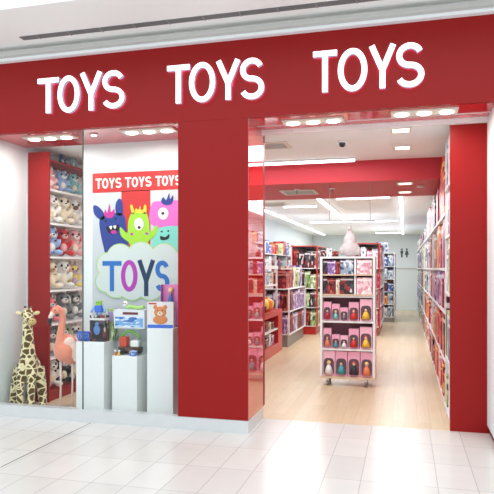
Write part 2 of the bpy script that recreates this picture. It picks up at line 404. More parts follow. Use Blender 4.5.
# ================================================================== ILLUMINATED SIGN LETTERS
def stroke(mb, path, w_, y0, y1, closed=False):
    pts = [Vector((p[0], p[1])) for p in path]; n = len(pts); L = []; R = []
    for i, p in enumerate(pts):
        if closed: t = (pts[(i+1) % n]-pts[i-1])
        else: t = pts[min(i+1, n-1)]-pts[max(i-1, 0)]
        t.normalize(); nn = Vector((-t.y, t.x))*w_/2
        L.append(p+nn); R.append(p-nn)
    m = n if closed else n-1
    v = [];  
    for a in (L, R):
        v += [(q.x, y0, q.y) for q in a]
    for a in (L, R):
        v += [(q.x, y1, q.y) for q in a]
    ff = []; sf = []; bf = []
    for i in range(m):
        j = (i+1) % n
        ff.append((i, j, n+j, n+i)); bf.append((2*n+i, 2*n+j, 3*n+j, 3*n+i))
        sf += [(i, j, 2*n+j, 2*n+i), (n+i, n+j, 3*n+j, 3*n+i)]
    if not closed: sf += [(0, n, 3*n, 2*n), (n-1, 2*n-1, 4*n-1, 3*n-1)]
    vs = [mb.bm.verts.new(q) for q in v]
    for k, fs in ((0, ff), (1, sf), (2, bf)):
        for f in fs: fc = mb.bm.faces.new([vs[i] for i in f]); fc.material_index = k
def arc(cx, cz, rx, rz, a0, a1, n=16):
    return [(cx+rx*math.cos(math.radians(a0+(a1-a0)*i/n)), cz+rz*math.sin(math.radians(a0+(a1-a0)*i/n))) for i in range(n+1)]
def letter(ch, x0, x1, z0, z1, t, y0, y1):
    """strokes of one capital filling the box x0..x1, z0..z1"""
    mb = MB(); h = t/2; cx = (x0+x1)/2; cz = (z0+z1)/2; W = x1-x0; Hh = z1-z0
    if ch == 'T':
        stroke(mb, [(x0, z1-h), (x1, z1-h)], t, y0, y1); stroke(mb, [(cx, z1-h), (cx, z0)], t*1.02, y0+.0003, y1)
    elif ch == 'O':
        stroke(mb, arc(cx, cz, W/2-h, Hh/2-h, 0, 360, 40)[:-1], t, y0, y1, True)
    elif ch == 'Y':
        jz = z0+Hh*.42
        stroke(mb, [(x0+h*1.1, z1), (cx, jz)], t, y0, y1); stroke(mb, [(x1-h*1.1, z1), (cx, jz)], t, y0+.0003, y1); stroke(mb, [(cx, jz+h*.8), (cx, z0)], t, y0+.0006, y1)
    elif ch == 'S':
        r1x, r1z = W/2-h, Hh*.25-h*.5
        top = arc(cx, z1-h-r1z, r1x*.94, r1z, 22, 255, 18); bot = arc(cx, z0+h+r1z, r1x, r1z, 75, -155, 18)
        stroke(mb, top+bot, t, y0, y1)
    return mb
def sign_word(words, label):
    y0, y1 = FY-.055, FY-.02
    xs = [XA(w_[1], y0) for w_ in words]; base = (xs[0], FY, 0)
    t = empty('illuminated_sign', base, label, 'sign', group='illuminated shop name lettering on the red fascia')
    for ch, a, b, tp, bt in words:
        X0, X1 = XA(a, y0), XA(b, y0); mid = (a+b)/2
        Z1, Z0 = ZA(mid, tp, y0), ZA(mid, bt, y0)
        o = letter(ch, X0-base[0], X1-base[0], Z0, Z1, .048, y0-FY, y1-FY)
        o.build('letter', [M['signface'], M['signside'], M['signback']], t)
sign_word([('T',37.5,58.5,78,113),('O',57.5,79.2,75.5,112.5),('Y',79.5,102.2,72.2,110.2),('S',101.8,124.2,70.2,108.2)], 'leftmost glowing white TOYS sign on the red fascia above the window')
sign_word([('T',167,189.5,65,103.2),('O',189,215,62,102),('Y',215.5,240.5,60,99.5),('S',239.5,264,57.7,99)], 'middle glowing white TOYS sign on the red fascia above the column')
sign_word([('T',313,337,50.6,92),('O',337.8,367.3,48,91),('Y',368.5,396.5,44.8,88),('S',395.5,424.4,42.3,87)], 'rightmost glowing white TOYS sign on the red fascia above the entrance')

# ================================================================== POSTER
PY = 5.885
pz = empty('monster_poster', (XA(92, PY), 5.9, .9), 'large poster of cartoon monsters under a red TOYS TOYS TOYS banner', 'poster')
OX, OY, OZ = pz.location
def pp(px, py): return (XA(px, PY)-OX, ZA(px, py, PY)-OZ)
def smooth_px(pts, n=5):
    out = []; N = len(pts)
    for i in range(N):
        p0, p1, p2, p3 = pts[i-1], pts[i], pts[(i+1) % N], pts[(i+2) % N]
        for k in range(n):
            t = k/n; out.append(tuple(.5*((2*p1[j])+(-p0[j]+p2[j])*t+(2*p0[j]-5*p1[j]+4*p2[j]-p3[j])*t*t+(-p0[j]+3*p1[j]-3*p2[j]+p3[j])*t**3) for j in (0, 1)))
    return out
LAY = [0]
def flat(name, pts, m, lay, parent=pz, sm=True):
    q = smooth_px(pts) if sm else pts
    v = [pp(*a) for a in q]; mb = MB()
    y1 = -.004-.0012*lay; mb.prism(v, y1-.0012, y1+.0001)
    for f in list(mb.bm.faces):
        if len(f.verts) > 4: bmesh.ops.triangulate(mb.bm, faces=[f])
    return mb.build(name, m, parent)
def circ(cx, cy, rx, ry, n=18): return [(cx+rx*math.cos(2*PI*i/n), cy+ry*math.sin(2*PI*i/n)) for i in range(n)]
def pm(name, rgb): return mat('poster_'+name, rgb, .45, .3)
P = dict(paper=pm('paper', (198, 205, 210)), red=pm('red', (196, 52, 50)), white=pm('white', (240, 240, 238)), blue=pm('blue', (44, 62, 140)), green=pm('green', (160, 214, 60)),
         pink=pm('pink', (222, 112, 196)), teal=pm('teal', (130, 214, 200)), magenta=pm('magenta', (196, 50, 150)), yellow=pm('yellow', (240, 206, 60)), black=pm('black', (26, 24, 34)),
         cloud=pm('cloud', (206, 218, 216)), lime=pm('lime', (176, 214, 140)), tblue=pm('letter_blue', (40, 110, 190)), navy=pm('letter_navy', (24, 52, 90)), purple=pm('letter_purple', (176, 60, 176)), orchid=pm('orchid', (236, 170, 220)))
mb = MB(); a, b = pp(92, 340), pp(186, 173); mb.box(a[0], b[0]+.02, -.004, -.0005, a[1]+.0, pp(92, 173)[1]); mb.build('sheet', P['paper'], pz)
def quad(x0, y0, x1, y1): return [(x0, y0), (x1, y0-(x1-x0)*.045), (x1, y1-(x1-x0)*.045), (x0, y1)]
flat('banner', quad(92, 173.5, 184, 193), P['red'], 1, sm=False)
flat('red_shopfront', quad(121, 191, 150, 260), P['red'], 1, sm=False)
# banner lettering from the strokes
def word_px(parent, x0, x1, yt, yb, m, tk, lay, name='lettering'):
    chs = 'TOYS'; wd = (x1-x0)/4; mb0 = MB()
    for i, ch in enumerate(chs):
        xa, xb = x0+wd*i+.2, x0+wd*(i+1)-.2; dy = -(xa-x0)*.045
        p0, p1 = pp(xa, yb+dy), pp(xb, yt+dy)
        yy = -.004-.0012*lay
        l = letter(ch, p0[0], p1[0], p0[1], p1[1], tk, yy-.002, yy)
        me = bpy.data.meshes.new('t'); l.bm.to_mesh(me); l.bm.free(); mb0.bm.from_mesh(me)
    for f in mb0.bm.faces: f.material_index = 0
    mb0.build(name, m, parent)
for a_, b_ in ((95, 121.5), (124.5, 151.5), (155, 181)): word_px(pz, a_, b_, 178.5-(a_-92)*.045, 189-(a_-92)*.045, P['white'], .019, 3)
# monsters
def monster(name, body, parts):
    o = flat(name, body[0], body[1], body[2])
    for nm, pts, m, lay in parts: flat(nm, pts, m, lay, o)
    return o
monster('blue_monster', ([(99, 222), (105, 215), (118, 213), (124, 216), (126, 228), (128, 248), (124, 256), (108, 258), (103, 246)], P['blue'], 3), [
 ('ear', [(93, 206), (97, 206), (103, 212), (104, 219), (99, 219), (94, 214)], P['blue'], 3), ('ear', [(116, 202), (119, 198.5), (122, 202), (122.5, 214), (117, 215), (115, 208)], P['blue'], 3),
 ('hair', [(104, 215), (105, 209.5), (107, 213), (109, 204), (110.5, 212), (114, 209), (113.5, 216), (108, 218)], P['magenta'], 4),
 ('mouth', [(106, 227), (112, 226), (119, 225), (117, 232), (112, 234), (108, 232)], P['black'], 4), ('tongue', circ(113.5, 232, 3, 1.8), P['magenta'], 5),
 ('tooth', [(109, 226.5), (112, 226), (110.8, 229.5)], P['white'], 5), ('tooth', [(113, 226), (116, 225.6), (114.8, 229)], P['white'], 5),
 ('eye', circ(105.5, 221, 1.1, 1.1, 10), P['black'], 4), ('eye', circ(115.5, 218.5, 1.1, 1.1, 10), P['black'], 4)])
monster('green_monster', ([(128, 222), (131, 214), (138, 211), (146, 213), (149, 222), (150, 232), (157, 225), (156, 234), (148, 242), (146, 252), (132, 252), (129, 243), (121, 236), (120, 227), (127, 233)], P['green'], 4), [
 ('antenna', [(130, 206), (132, 205), (134, 212), (132, 214)], P['yellow'], 4), ('antenna', [(144, 205), (146, 206), (146, 213), (143, 213)], P['yellow'], 4),
 ('crest', [(135, 212), (136, 208), (138, 210), (140, 206), (141, 210), (144, 209), (143, 213)], P['yellow'], 5),
 ('eyeball', circ(138.7, 224, 4.6, 6.2), P['white'], 5), ('pupil', circ(139, 227.5, 1.5, 1.5, 12), P['black'], 6),
 ('cheek', circ(131.5, 234, 1.5, 1.3, 10), P['purple'], 5), ('cheek', circ(146.5, 233.5, 1.5, 1.3, 10), P['purple'], 5)])
monster('pink_monster', ([(149, 215), (152, 203), (160, 201), (172, 200), (182, 203), (184, 222), (176, 228), (162, 228), (151, 224)], P['pink'], 2), [
 ('hair', [(161, 202), (163, 197), (166, 200), (169, 193), (170, 199), (173, 195), (172, 203), (166, 205)], P['blue'], 5),
 ('eyeball', circ(163, 213.5, 5.2, 6), P['white'], 5), ('pupil', circ(162.7, 213.3, 1.5, 1.5, 12), P['black'], 6)])
monster('teal_monster', ([(152, 242), (157, 230), (165, 226.5), (176, 226), (184, 228), (184, 256), (152, 256)], P['teal'], 3), [
 ('eye', circ(161.5, 231.5, .9, .9, 8), P['black'], 4), ('eye', circ(168, 231, .9, .9, 8), P['black'], 4), ('mouth', [(160, 236), (165, 237), (169, 234), (168, 239), (161, 240)], P['black'], 4)])
# cloud with lime outline
CL = [(109, 265, 12), (107, 281, 11), (120, 257, 12.5), (141, 256, 13.5), (164, 257, 13), (171, 264, 13), (116, 286, 11.5), (132, 288, 12), (150, 288, 12), (170, 286, 13.5), (130, 272, 18), (152, 272, 18)]
def discs(name, grow, m, lay):
    mb = MB(); y1 = -.004-.0012*lay
    for i, (cx, cy, rr) in enumerate(CL): mb.prism([pp(*q) for q in circ(cx, cy, rr+grow, rr+grow, 28)], y1-.0012-.00005*i, y1+.0001)
    return mb.build(name, m, pz)
discs('cloud_outline', 1.1, P['lime'], 6); discs('cloud', 0, P['cloud'], 7)
def big(ch, x0, x1, yt, yb, m):
    p0, p1 = pp(x0, yb), pp(x1, yt); yy = -.004-.0012*9
    l = letter(ch, p0[0], p1[0], p0[1], p1[1], .05, yy-.002, yy)
    for f in l.bm.faces: f.material_index = 0
    l.build('painted_letter', m, pz)
big('T', 102.5, 121.5, 261, 291, P['tblue']); big('O', 121, 137.5, 260, 291.5, P['purple']); big('Y', 137, 155.5, 260, 296, P['navy']); big('S', 155, 169.5, 260.5, 291.5, P['tblue'])

# ================================================================== PEDESTALS
def pedestal(px0, px1, y0, top, label):
    X0, X1 = XA(px0, y0), XA(px1, y0)
    o = MB().box(-(X1-X0)/2, (X1-X0)/2, 0, .29, 0, top).build('display_pedestal', M['pedestal'], None, loc=((X0+X1)/2, y0, 0), bevel=.004)
    tag(o, label, 'pedestal', 'white square display pedestals in the window'); return (X0+X1)/2
PA = pedestal(76, 104, 5.5, .74, 'leftmost white display pedestal in the window, behind the glass joint')
PB = pedestal(112, 137, 5.5, .61, 'lowest white display pedestal, middle of the three in the window')
PC = pedestal(147, 173, 5.5, .90, 'tallest white display pedestal, beside the red column')

# ---- toys on the pedestals
def window_box(loc, w_, d_, h, mbox, mwin, label, name='toy_box', rz=0, fig=None, cat='toy box', group=None):
    t = empty(name, loc, label, cat, rz, group)
    MB().box(-w_/2, w_/2, -d_/2, d_/2, 0, h).build('carton', mbox, t)
    MB().box(-w_*.38, w_*.38, -d_/2-.003, -d_/2, h*.1, h*.68).build('window', mwin, t)
    return t
wb = window_box((PA+.055, 5.60, .74), .17, .10, .27, M['p_black'], M['black'], 'black boxed toy standing on the leftmost white pedestal', cat='toy box')
MB().ell((0, -.056, .12), (.04, .012, .05)).ell((0, -.056, .18), (.022, .01, .022)).build('figure', mat('steel_blue_toy', (90, 130, 190), .4), wb)
bl = mat('blue_coil', (60, 110, 215), .3); bl2 = mat('light_blue_plastic', (130, 180, 235), .3)
path = []
for i in range(120):
    a_ = i/120*2*PI*7; path.append((-.065+.13*i/120, .045*math.cos(a_), .052+.045*math.sin(a_)))
tag(MB().tube(path, .0065, 6).build('spring_toy', bl, None, loc=(PA-.10, 5.57, .74)), 'blue coiled spring toy lying on the leftmost white pedestal', 'toy')
t = empty('toy_robot', (PA+.05, 5.60, 1.01), 'blue and green toy robot sitting on the black boxed toy', 'toy robot')
MB().box(-.04, .04, -.03, .03, .03, .10).build('torso', bl, t, bevel=.008); MB().box(-.028, .028, -.026, .026, .103, .15).build('head', mat('lime_plastic', (150, 210, 70), .3), t, bevel=.006)
for k in (-1, 1):
    MB().tube([(k*.045, 0, .09), (k*.07, -.01, .06), (k*.075, -.03, .03)], .012, 8).build('arm', bl2, t); MB().tube([(k*.022, 0, .03), (k*.022, -.01, 0)], .014, 8).build('leg', bl2, t)
    MB().ell((k*.012, -.027, .13), (.006, .003, .006)).build('eye', M['black'], t)
t = empty('toy_bundle', (PA+.13, 5.74, .74), 'tall lime and lilac carton behind the black boxed toy', 'toy box')
MB().box(-.05, .05, -.04, .04, 0, .33).build('carton', M['p_green'], t); MB().box(-.03, .03, -.043, -.04, .2, .3).build('window', mat('lilac_card', (180, 160, 215), .4), t)
# riser on the low pedestal, building set below and game box above
t = empty('display_riser', (PB, 5.66, .61), 'clear acrylic riser standing on the lowest pedestal', 'display stand')
MB().box(-.16, .16, -.13, .12, .262, .27).build('top', M['acrylic'], t)
for k in (-1, 1): MB().box(k*.135-.004, k*.135+.004, -.12, .11, 0, .262).build('side', M['acrylic'], t)
gx = PB+.0; gz = .881
t = empty('game_box', (gx, 5.64, gz), 'white and blue game box lying upright on the clear acrylic riser', 'toy box')
MB().box(-.17, .17, -.035, .035, 0, .19).build('carton', mat('game_box_white', (226, 230, 236), .4), t)
MB().box(-.155, .155, -.038, -.035, .012, .115).build('picture', print_mat('game_picture', [(120, 170, 225), (190, 215, 240), (60, 110, 190), (235, 242, 250)], 5, False), t)
MB().box(-.07, .1, -.038, -.035, .14, .165).build('title', mat('dark_red_print', (110, 30, 40), .4), t)
t = empty('toy_caterpillar', (gx, 5.64, gz+.19), 'lime green caterpillar toy with white head lying on the game box', 'toy')
g_ = mat('lime_caterpillar', (170, 215, 120), .4)
cb = MB()
for i in range(9): cb.ell((-.03+.021*i, 0, .024+.006*math.sin(i*.9)), (.019, .02, .02))
cb.build('body', g_, t); MB().ell((-.055, -.005, .058), (.03, .028, .032)).build('head', mat('white_felt', (236, 240, 232), .6), t)
for k in (-1, 1):
    MB().ell((-.055+k*.011, -.032, .066), (.006, .004, .006)).build('eye', M['black'], t); MB().tube([(-.055+k*.012, 0, .085), (-.055+k*.022, 0, .115)], .003, 6).build('antenna', g_, t)
# toy truck
R_, Gn, Wt, Br = mat('toy_red', (206, 70, 44), .3), mat('toy_green', (110, 180, 70), .3), mat('toy_white', (236, 236, 230), .3), mat('toy_brown', (90, 60, 44), .3)
t = empty('toy_truck', (PB, 5.63, .61), 'red and brown toy truck with green arch on the lowest pedestal', 'toy truck')
MB().box(-.1, .11, -.04, .04, .03, .07).build('chassis', Br, t, bevel=.005); MB().box(-.09, -.02, -.035, .035, .071, .16).build('cab', R_, t, bevel=.006)
MB().box(.02, .1, -.042, .042, .072, .13).build('load', Wt, t, bevel=.01)
MB().tube([(-.1+.2*i/12, .0, .15+.06*math.sin(PI*i/12)) for i in range(13)], .012, 8).build('arch', Gn, t)
for x in (-.06, .07):
    for k in (-1, 1): MB().tube([(x, k*.04, .03), (x, k*.055, .03)], .029, 14).build('wheel', M['black'], t)
t.scale = (1.14,)*3
for i, (dx, dz, c, nm) in enumerate([(-.11, 0, (225, 120, 50), 'orange'), (-.07, 0, (235, 200, 60), 'yellow')]):
    t2 = empty('toy_figure', (PB+dx, 5.52, .61), nm+' small toy figure in front of the toy truck', 'toy figure')
    mm = mat(nm+'_toy_plastic', c, .3); MB().tube([(0, 0, 0), (0, 0, .035)], [.014, .01], 8).build('body', mm, t2); MB().ell((0, 0, .047), (.013,)*3).build('head', Wt, t2)
tag(MB().box(-.035, .035, -.015, .015, 0, .06).build('toy_box', M['p_blue'], None, loc=(PB+.09, 5.52, .61)) , 'tiny blue carton at the right edge of the lowest pedestal', 'toy box')
# tall pedestal toys
t = empty('toy_box', (PC-.01, 5.56, .90), 'white toy carton printed with an orange bear on the tallest pedestal', 'toy box', .12)
MB().box(-.135, .135, -.04, .04, 0, .26).build('carton', M['white'], t); MB().box(-.13, .13, -.043, -.04, .0, .035).build('blue_strip', bl, t)
br = MB(); om = mat('bear_orange_print', (222, 140, 84), .5)
br.ell((0, -.043, .16), (.062, .006, .058)).ell((-.05, -.043, .21), (.022, .005, .022)).ell((.05, -.043, .21), (.022, .005, .022)).ell((0, -.043, .085), (.075, .006, .045)).build('bear_picture', om, t)
MB().ell((0, -.049, .145), (.028, .003, .022)).build('muzzle', mat('bear_cream', (246, 226, 200), .5), t)
for k in (-1, 1): MB().ell((k*.024, -.049, .178), (.006, .003, .007)).build('eye', M['black'], t)
MB().ell((0, -.052, .152), (.008, .003, .006)).build('nose', M['black'], t)
MB().box(-.12, -.04, -.043, -.04, .238, .252).build('red_badge', mat('badge_red', (200, 50, 60), .4), t)
t = empty('doll_box', (PC+.03, 5.73, .90), 'tall pink doll box with blue dressed doll behind the bear carton', 'doll box')
pk = mat('doll_box_pink', (222, 130, 190), .4)
MB().box(-.1, .1, .0, .05, 0, .43).build('backing_card', pk, t); MB().box(-.1, -.093, -.05, 0, 0, .43).box(.093, .1, -.05, 0, 0, .43).box(-.093, .093, -.05, 0, 0, .02).build('sides', mat('doll_box_purple', (150, 80, 170), .4), t)
MB().tube([(0, -.025, .19), (0, -.025, .25), (0, -.025, .33)], [.042, .03, .014], 14).build('dress', mat('doll_dress_blue', (50, 90, 160), .4), t)
MB().ell((0, -.025, .365), (.024, .022, .028)).tube([(0, -.025, .33), (0, -.025, .35)], .008, 8).build('head', mat('doll_skin', (236, 196, 170), .5), t)
MB().ell((0, -.018, .375), (.029, .024, .03)).build('hair', mat('doll_hair_gold', (226, 186, 110), .6), t)

# ================================================================== PLUSH TOYS
def fur(name, rgb, sc=90): return mat('plush_'+name, rgb, .95, .1, noise=.1, nscale=sc, bump=.5, sheen=.5)
def plush(kind, col, col2, loc, label, rz, sc=1.0, name=None, group='plush animals on the left wall shelves', cat='plush toy'):
    """seated plush animal about 0.3 m tall, facing -Y"""
    t = empty(name or 'plush_'+kind, loc, label, cat, rz, group)
    b = MB()
    b.ell((0, .01, .085), (.064, .058, .09)); b.ell((0, -.005, .202), (.08, .066, .066))
    for k in (-1, 1):
        b.ell((k*.072, -.03, .115), (.024, .03, .05), rot=(0.4, k*.35, 0)); b.ell((k*.055, -.07, .03), (.03, .05, .028), rot=(0, 0, k*.4))
        if kind == 'rabbit': b.ell((k*.032, .01, .285), (.017, .012, .055), rot=(0, k*.15, 0))
        elif kind == 'bear': b.ell((k*.05, .0, .256), (.024, .014, .024))
        elif kind == 'cat': b.ell((k*.04, .0, .262), (.02, .014, .028))
    body = b.build('body', col, t, remesh=.009)
    if kind == 'dog':
        for k in (-1, 1): MB().ell((k*.08, .0, .195), (.017, .028, .05), rot=(0, k*-.25, 0)).build('ear', col2, t)
    if kind == 'rabbit' or kind == 'bear':
        for k in (-1, 1): MB().ell((k*(.033 if kind == 'rabbit' else .05), -.01 if kind == 'rabbit' else -.012, .285 if kind == 'rabbit' else .256), (.009, .006, .035) if kind == 'rabbit' else (.014, .006, .014)).build('inner_ear', col2, t)
    if kind == 'penguin': MB().tube([(0, -.06, .205), (0, -.095, .198)], [.016, .003], 8).build('beak', mat('beak_orange', (240, 160, 60), .5), t)
    else: MB().ell((0, -.064, .188), (.034, .024, .024)).build('muzzle', col2 if kind != 'dog' else M_f['white'], t)
    MB().ell((0, -.042, .08), (.036, .02, .042)).build('belly', col2 if kind in ('penguin', 'bear', 'rabbit') else M_f['cream'], t)
    for k in (-1, 1): MB().ell((k*.033, -.062, .218), (.0125, .009, .014), 10, 6).build('eye', M['black'], t)
    if kind != 'penguin': MB().ell((0, -.089, .196), (.011, .006, .008), 10, 6).build('nose', M['black'], t)
    t.scale = (sc,)*3
    return t
M_f = {n: fur(n, c) for n, c in dict(white=(238, 232, 226), cream=(238, 222, 196), pink=(240, 176, 176), rose=(232, 120, 130), blue=(150, 176, 216), navy=(70, 96, 140), teal=(140, 196, 200), red=(206, 50, 52), tan=(206, 168, 126), grey=(128, 130, 132), black=(34, 32, 34), brown=(130, 92, 66), lilac=(190, 164, 206), green=(120, 156, 110), yellow=(240, 216, 120)).items()}
# shelving behind the window
SB = [.12, .49, .87, 1.25, 1.63, 2.01, 2.39, 2.72]
sh = empty('plush_shelving', (-4.0, 5.86, 0), 'red and white wall shelving full of plush animals in the window', 'shelving')
def L(x, y, z): return (x+4.0, y-5.86, z)
def lbox(mb, x0, x1, y0, y1, z0, z1): return mb.box(x0+4.0, x1+4.0, y0-5.86, y1-5.86, z0, z1)
lbox(MB(), -4.105, -3.84, 5.86, 5.885, 0, 2.8).build('end_panel', M['red'], sh)
lbox(MB(), -4.148, -4.13, 5.886, 7.4, .1, 2.8).build('back_panel', M['shelfwhite'], sh)
lbox(MB(), -4.13, -3.86, 5.886, 7.4, 0, .1).build('plinth', M['red'], sh)
for i, z in enumerate(SB): lbox(MB(), -4.129, -3.84, 5.886, 7.4, z-.022, z).build('shelf', M['red'] if i in (0, 7) else M['shelfwhite'], sh)
lbox(MB(), -4.129, -3.84, 7.4, 7.42, 0, 2.8).build('end_panel', M['red'], sh)
rows = [
 [('dog', 'white', 'black'), ('dog', 'black', 'white'), ('dog', 'white', 'grey')],
 [('cat', 'grey', 'white'), ('bear', 'green', 'white'), ('cat', 'white', 'grey')],
 [('rabbit', 'rose', 'white'), ('dog', 'grey', 'white'), ('bear', 'grey', 'white')],
 [('cat', 'cream', 'tan'), ('dog', 'white', 'pink'), ('rabbit', 'yellow', 'lilac')],
 [('bear', 'blue', 'white'), ('bear', 'red', 'pink'), ('dog', 'pink', 'rose')],
 [('dog', 'white', 'cream'), ('dog', 'cream', 'tan'), ('cat', 'white', 'brown')],
 [('rabbit', 'pink', 'white'), ('bear', 'blue', 'white'), ('cat', 'teal', 'white')],
 [('penguin', 'navy', 'white'), ('penguin', 'teal', 'white')]]
posn = ['nearest the red end panel', 'second from the end panel', 'third from the end panel']
kn = {}
for r, row in enumerate(rows):
    zt = SB[r]
    for i, (k, c1, c2) in enumerate(row):
        y = 6.06+.25*i if r < 7 else 6.32+.24*i
        lab = f'{c1} plush {k} on plush shelf {ORD(r)} from the floor, {posn[i] if r < 7 else ["nearer the end panel", "farther from the end panel"][i]}'
        plush(k, M_f[c1], M_f[c2], (-3.965, y, zt+.014), lab, math.radians(62), {7: .48, 6: .85 if k == 'rabbit' else .95}.get(r, 1.02 if k == 'rabbit' else 1.14 if k == 'cat' else 1.22))

# ---- giraffe
def giraffe_mat():
    m = fur('giraffe', (238, 222, 160)); nt = m.node_tree; b = nt.nodes['Principled BSDF']
    tc = nt.nodes.new('ShaderNodeTexCoord')
    ns = nt.nodes.new('ShaderNodeTexNoise'); ns.inputs['Scale'].default_value = 9; nt.links.new(tc.outputs['Object'], ns.inputs['Vector'])
    mxv = nt.nodes.new('ShaderNodeMix'); mxv.data_type = 'VECTOR'; mxv.inputs[0].default_value = .03
    nt.links.new(tc.outputs['Object'], mxv.inputs[4]); nt.links.new(ns.outputs['Color'], mxv.inputs[5])
    v = nt.nodes.new('ShaderNodeTexVoronoi'); v.feature = 'DISTANCE_TO_EDGE'; v.inputs['Scale'].default_value = 16
    nt.links.new(mxv.outputs[1], v.inputs['Vector'])
    cr = nt.nodes.new('ShaderNodeValToRGB'); cr.color_ramp.elements[0].position = .075; cr.color_ramp.elements[0].color = lin((242, 230, 184))+(1,)
    cr.color_ramp.elements[1].position = .115; cr.color_ramp.elements[1].color = lin((96, 74, 34))+(1,)
    nt.links.new(v.outputs['Distance'], cr.inputs[0]); nt.links.new(cr.outputs[0], b.inputs['Base Color'])
    return m
gm = giraffe_mat(); gc = fur('giraffe_cream', (240, 226, 172)); gb = fur('giraffe_brown', (104, 78, 44))
GX, GYY = -3.925, 5.60
t = empty('plush_giraffe', (GX, GYY, 0), 'large seated plush giraffe with brown patches beside the left window wall', 'plush toy', math.radians(22))
b = MB()
b.ell((0, .06, .40), (.125, .14, .17)); b.ell((0, .0, .52), (.09, .085, .15))
b.tube([(0, .0, .5), (0, -.005, .7), (.0, -.015, .86), (.0, -.02, .96)], [.09, .064, .054, .052], 14)
b.ell((.005, -.025, .995), (.066, .066, .07)); b.tube([(.0, -.05, .985), (.04, -.1, .96), (.07, -.125, .94)], [.052, .046, .04], 12); b.ell((.075, -.13, .938), (.042, .04, .036))
for k in (-1, 1):
    b.tube([(k*.05, -.04, .48), (k*.056, -.10, .25), (k*.06, -.115, .045)], [.06, .042, .038], 12); b.ell((k*.06, -.12, .03), (.042, .05, .03))
    b.tube([(k*.09, .04, .42), (k*.135, .03, .22), (k*.155, .0, .045)], [.075, .055, .044], 12); b.ell((k*.155, -.01, .03), (.046, .056, .03))
b.build('body', gm, t, remesh=.011)
for k in (-1, 1):
    MB().ell((k*.09, .0, 1.015), (.036, .012, .02), rot=(0, k*-.25, 0)).build('ear', gc, t)
    h_ = MB().tube([(k*.026, .0, 1.03), (k*.03, .0, 1.075)], .009, 8).build('horn', gc, t); MB().ell((k*.03, 0, 1.08), (.014,)*3).build('horn_tip', gb, h_)
    MB().ell((k*.04+.006, -.066, 1.0), (.012, .01, .014)).build('eye', M['black'], t)
    MB().ell((k*.034+.004, -.052, 1.0), (.026, .026, .034)).build('eye_patch', gb, t)
    MB().ell((.075+k*.014, -.172, .948), (.006, .004, .005)).build('nostril', M['black'], t)
MB().ell((.075, -.14, .932), (.044, .038, .036)).build('muzzle', fur('giraffe_muzzle', (206, 176, 110)), t)
MB().tube([(0, .075, .5), (0, .055, .72), (0, .045, .9), (0, .04, 1.02)], .012, 8).build('mane', gb, t)

# ---- flamingo
fm = fur('flamingo_coral', (238, 150, 124), 60); fw = fur('flamingo_pale', (246, 214, 200), 40); fl_ = mat('flamingo_leg', (240, 214, 204), .6)
t = empty('flamingo_figure', (-3.50, 5.62, 0), 'coral pink standing flamingo with black tipped beak beside the giraffe', 'flamingo figure', math.radians(32))
b = MB()
b.ell((.02, .03, .645), (.13, .14, .155), rot=(0, .25, 0)); b.ell((.06, .06, .58), (.09, .11, .12)); b.ell((-.03, -.01, .70), (.06, .07, .10))
b.tube([(-.03, -.02, .70), (-.032, -.035, .80), (-.02, -.04, .90), (-.012, -.04, .98), (-.025, -.045, 1.05), (-.06, -.05, 1.075), (-.095, -.06, 1.05)], [.062, .046, .037, .034, .035, .04, .04], 12)
b.ell((-.085, -.06, 1.05), (.045, .036, .036))
b.build('body', fm, t, remesh=.01)
MB().tube([(-.11, -.065, 1.03), (-.135, -.07, .995), (-.142, -.07, .965)], [.026, .022, .019], 10).build('beak', mat('beak_pale', (240, 214, 206), .5), t)
MB().tube([(-.14, -.07, .975), (-.146, -.07, .935), (-.130, -.07, .895)], [.024, .021, .006], 10).build('beak_tip', M['black'], t)
for k in (-1, 1): MB().ell((-.09, -.06+k*.034, 1.06), (.007, .005, .007)).build('eye', M['black'], t)
wg = MB()
for i in range(6): wg.ell((.05+.018*i, -.085+.006*i, .72-.032*i), (.05, .018, .06), rot=(.1, .5, 0))
wg.build('wing', fw, t)
wg = MB()
for i in range(6): wg.ell((.06+.016*i, .15-.006*i, .70-.03*i), (.05, .018, .06), rot=(-.1, .5, 0))
wg.build('wing', fw, t)
for dx in (-.035, .085):
    lg = MB().tube([(dx, .03, .52), (dx+.002, .035, .28), (dx-.004, .03, .012)], [.014, .010, .011], 8).build('leg', fl_, t)
    MB().prism([(0, 0)]*0 or [(-.03, 0), (.03, 0), (.012, .014), (-.012, .014)], -.05, .02).build('foot', fl_, lg, loc=(dx, .03, 0))
# small dark stone base seen left of the giraffe

# ================================================================== SHELVING AND STOCK
UB = MB().box(-.5, .5, -.5, .5, 0, 1).build('proto_carton', M['p_red']); PROTO = UB.data; bpy.data.objects.remove(UB)
def carton_mesh(style):
    m = bpy.data.meshes.get('carton_'+style)
    if m: return m
    m = PROTO.copy(); m.name = 'carton_'+style; m.materials.clear(); m.materials.append(M['p_'+style]); return m
BASE = None
CARTONS = []
def carton(name, style, cx, cy, z, sx, sy, sz, label, cat, group, rz=0):
    global BASE
    if BASE is None: BASE = bpy.data.objects.new(name, carton_mesh(style))
    o = BASE.copy(); o.name = name; o.data = carton_mesh(style); COL.objects.link(o)
    o.location = (cx, cy, z); o.scale = (sx, sy, sz); o.rotation_euler = (0, 0, rz)
    if name == 'toy_box': CARTONS.append(o)
    return tag(o, label, cat, group)

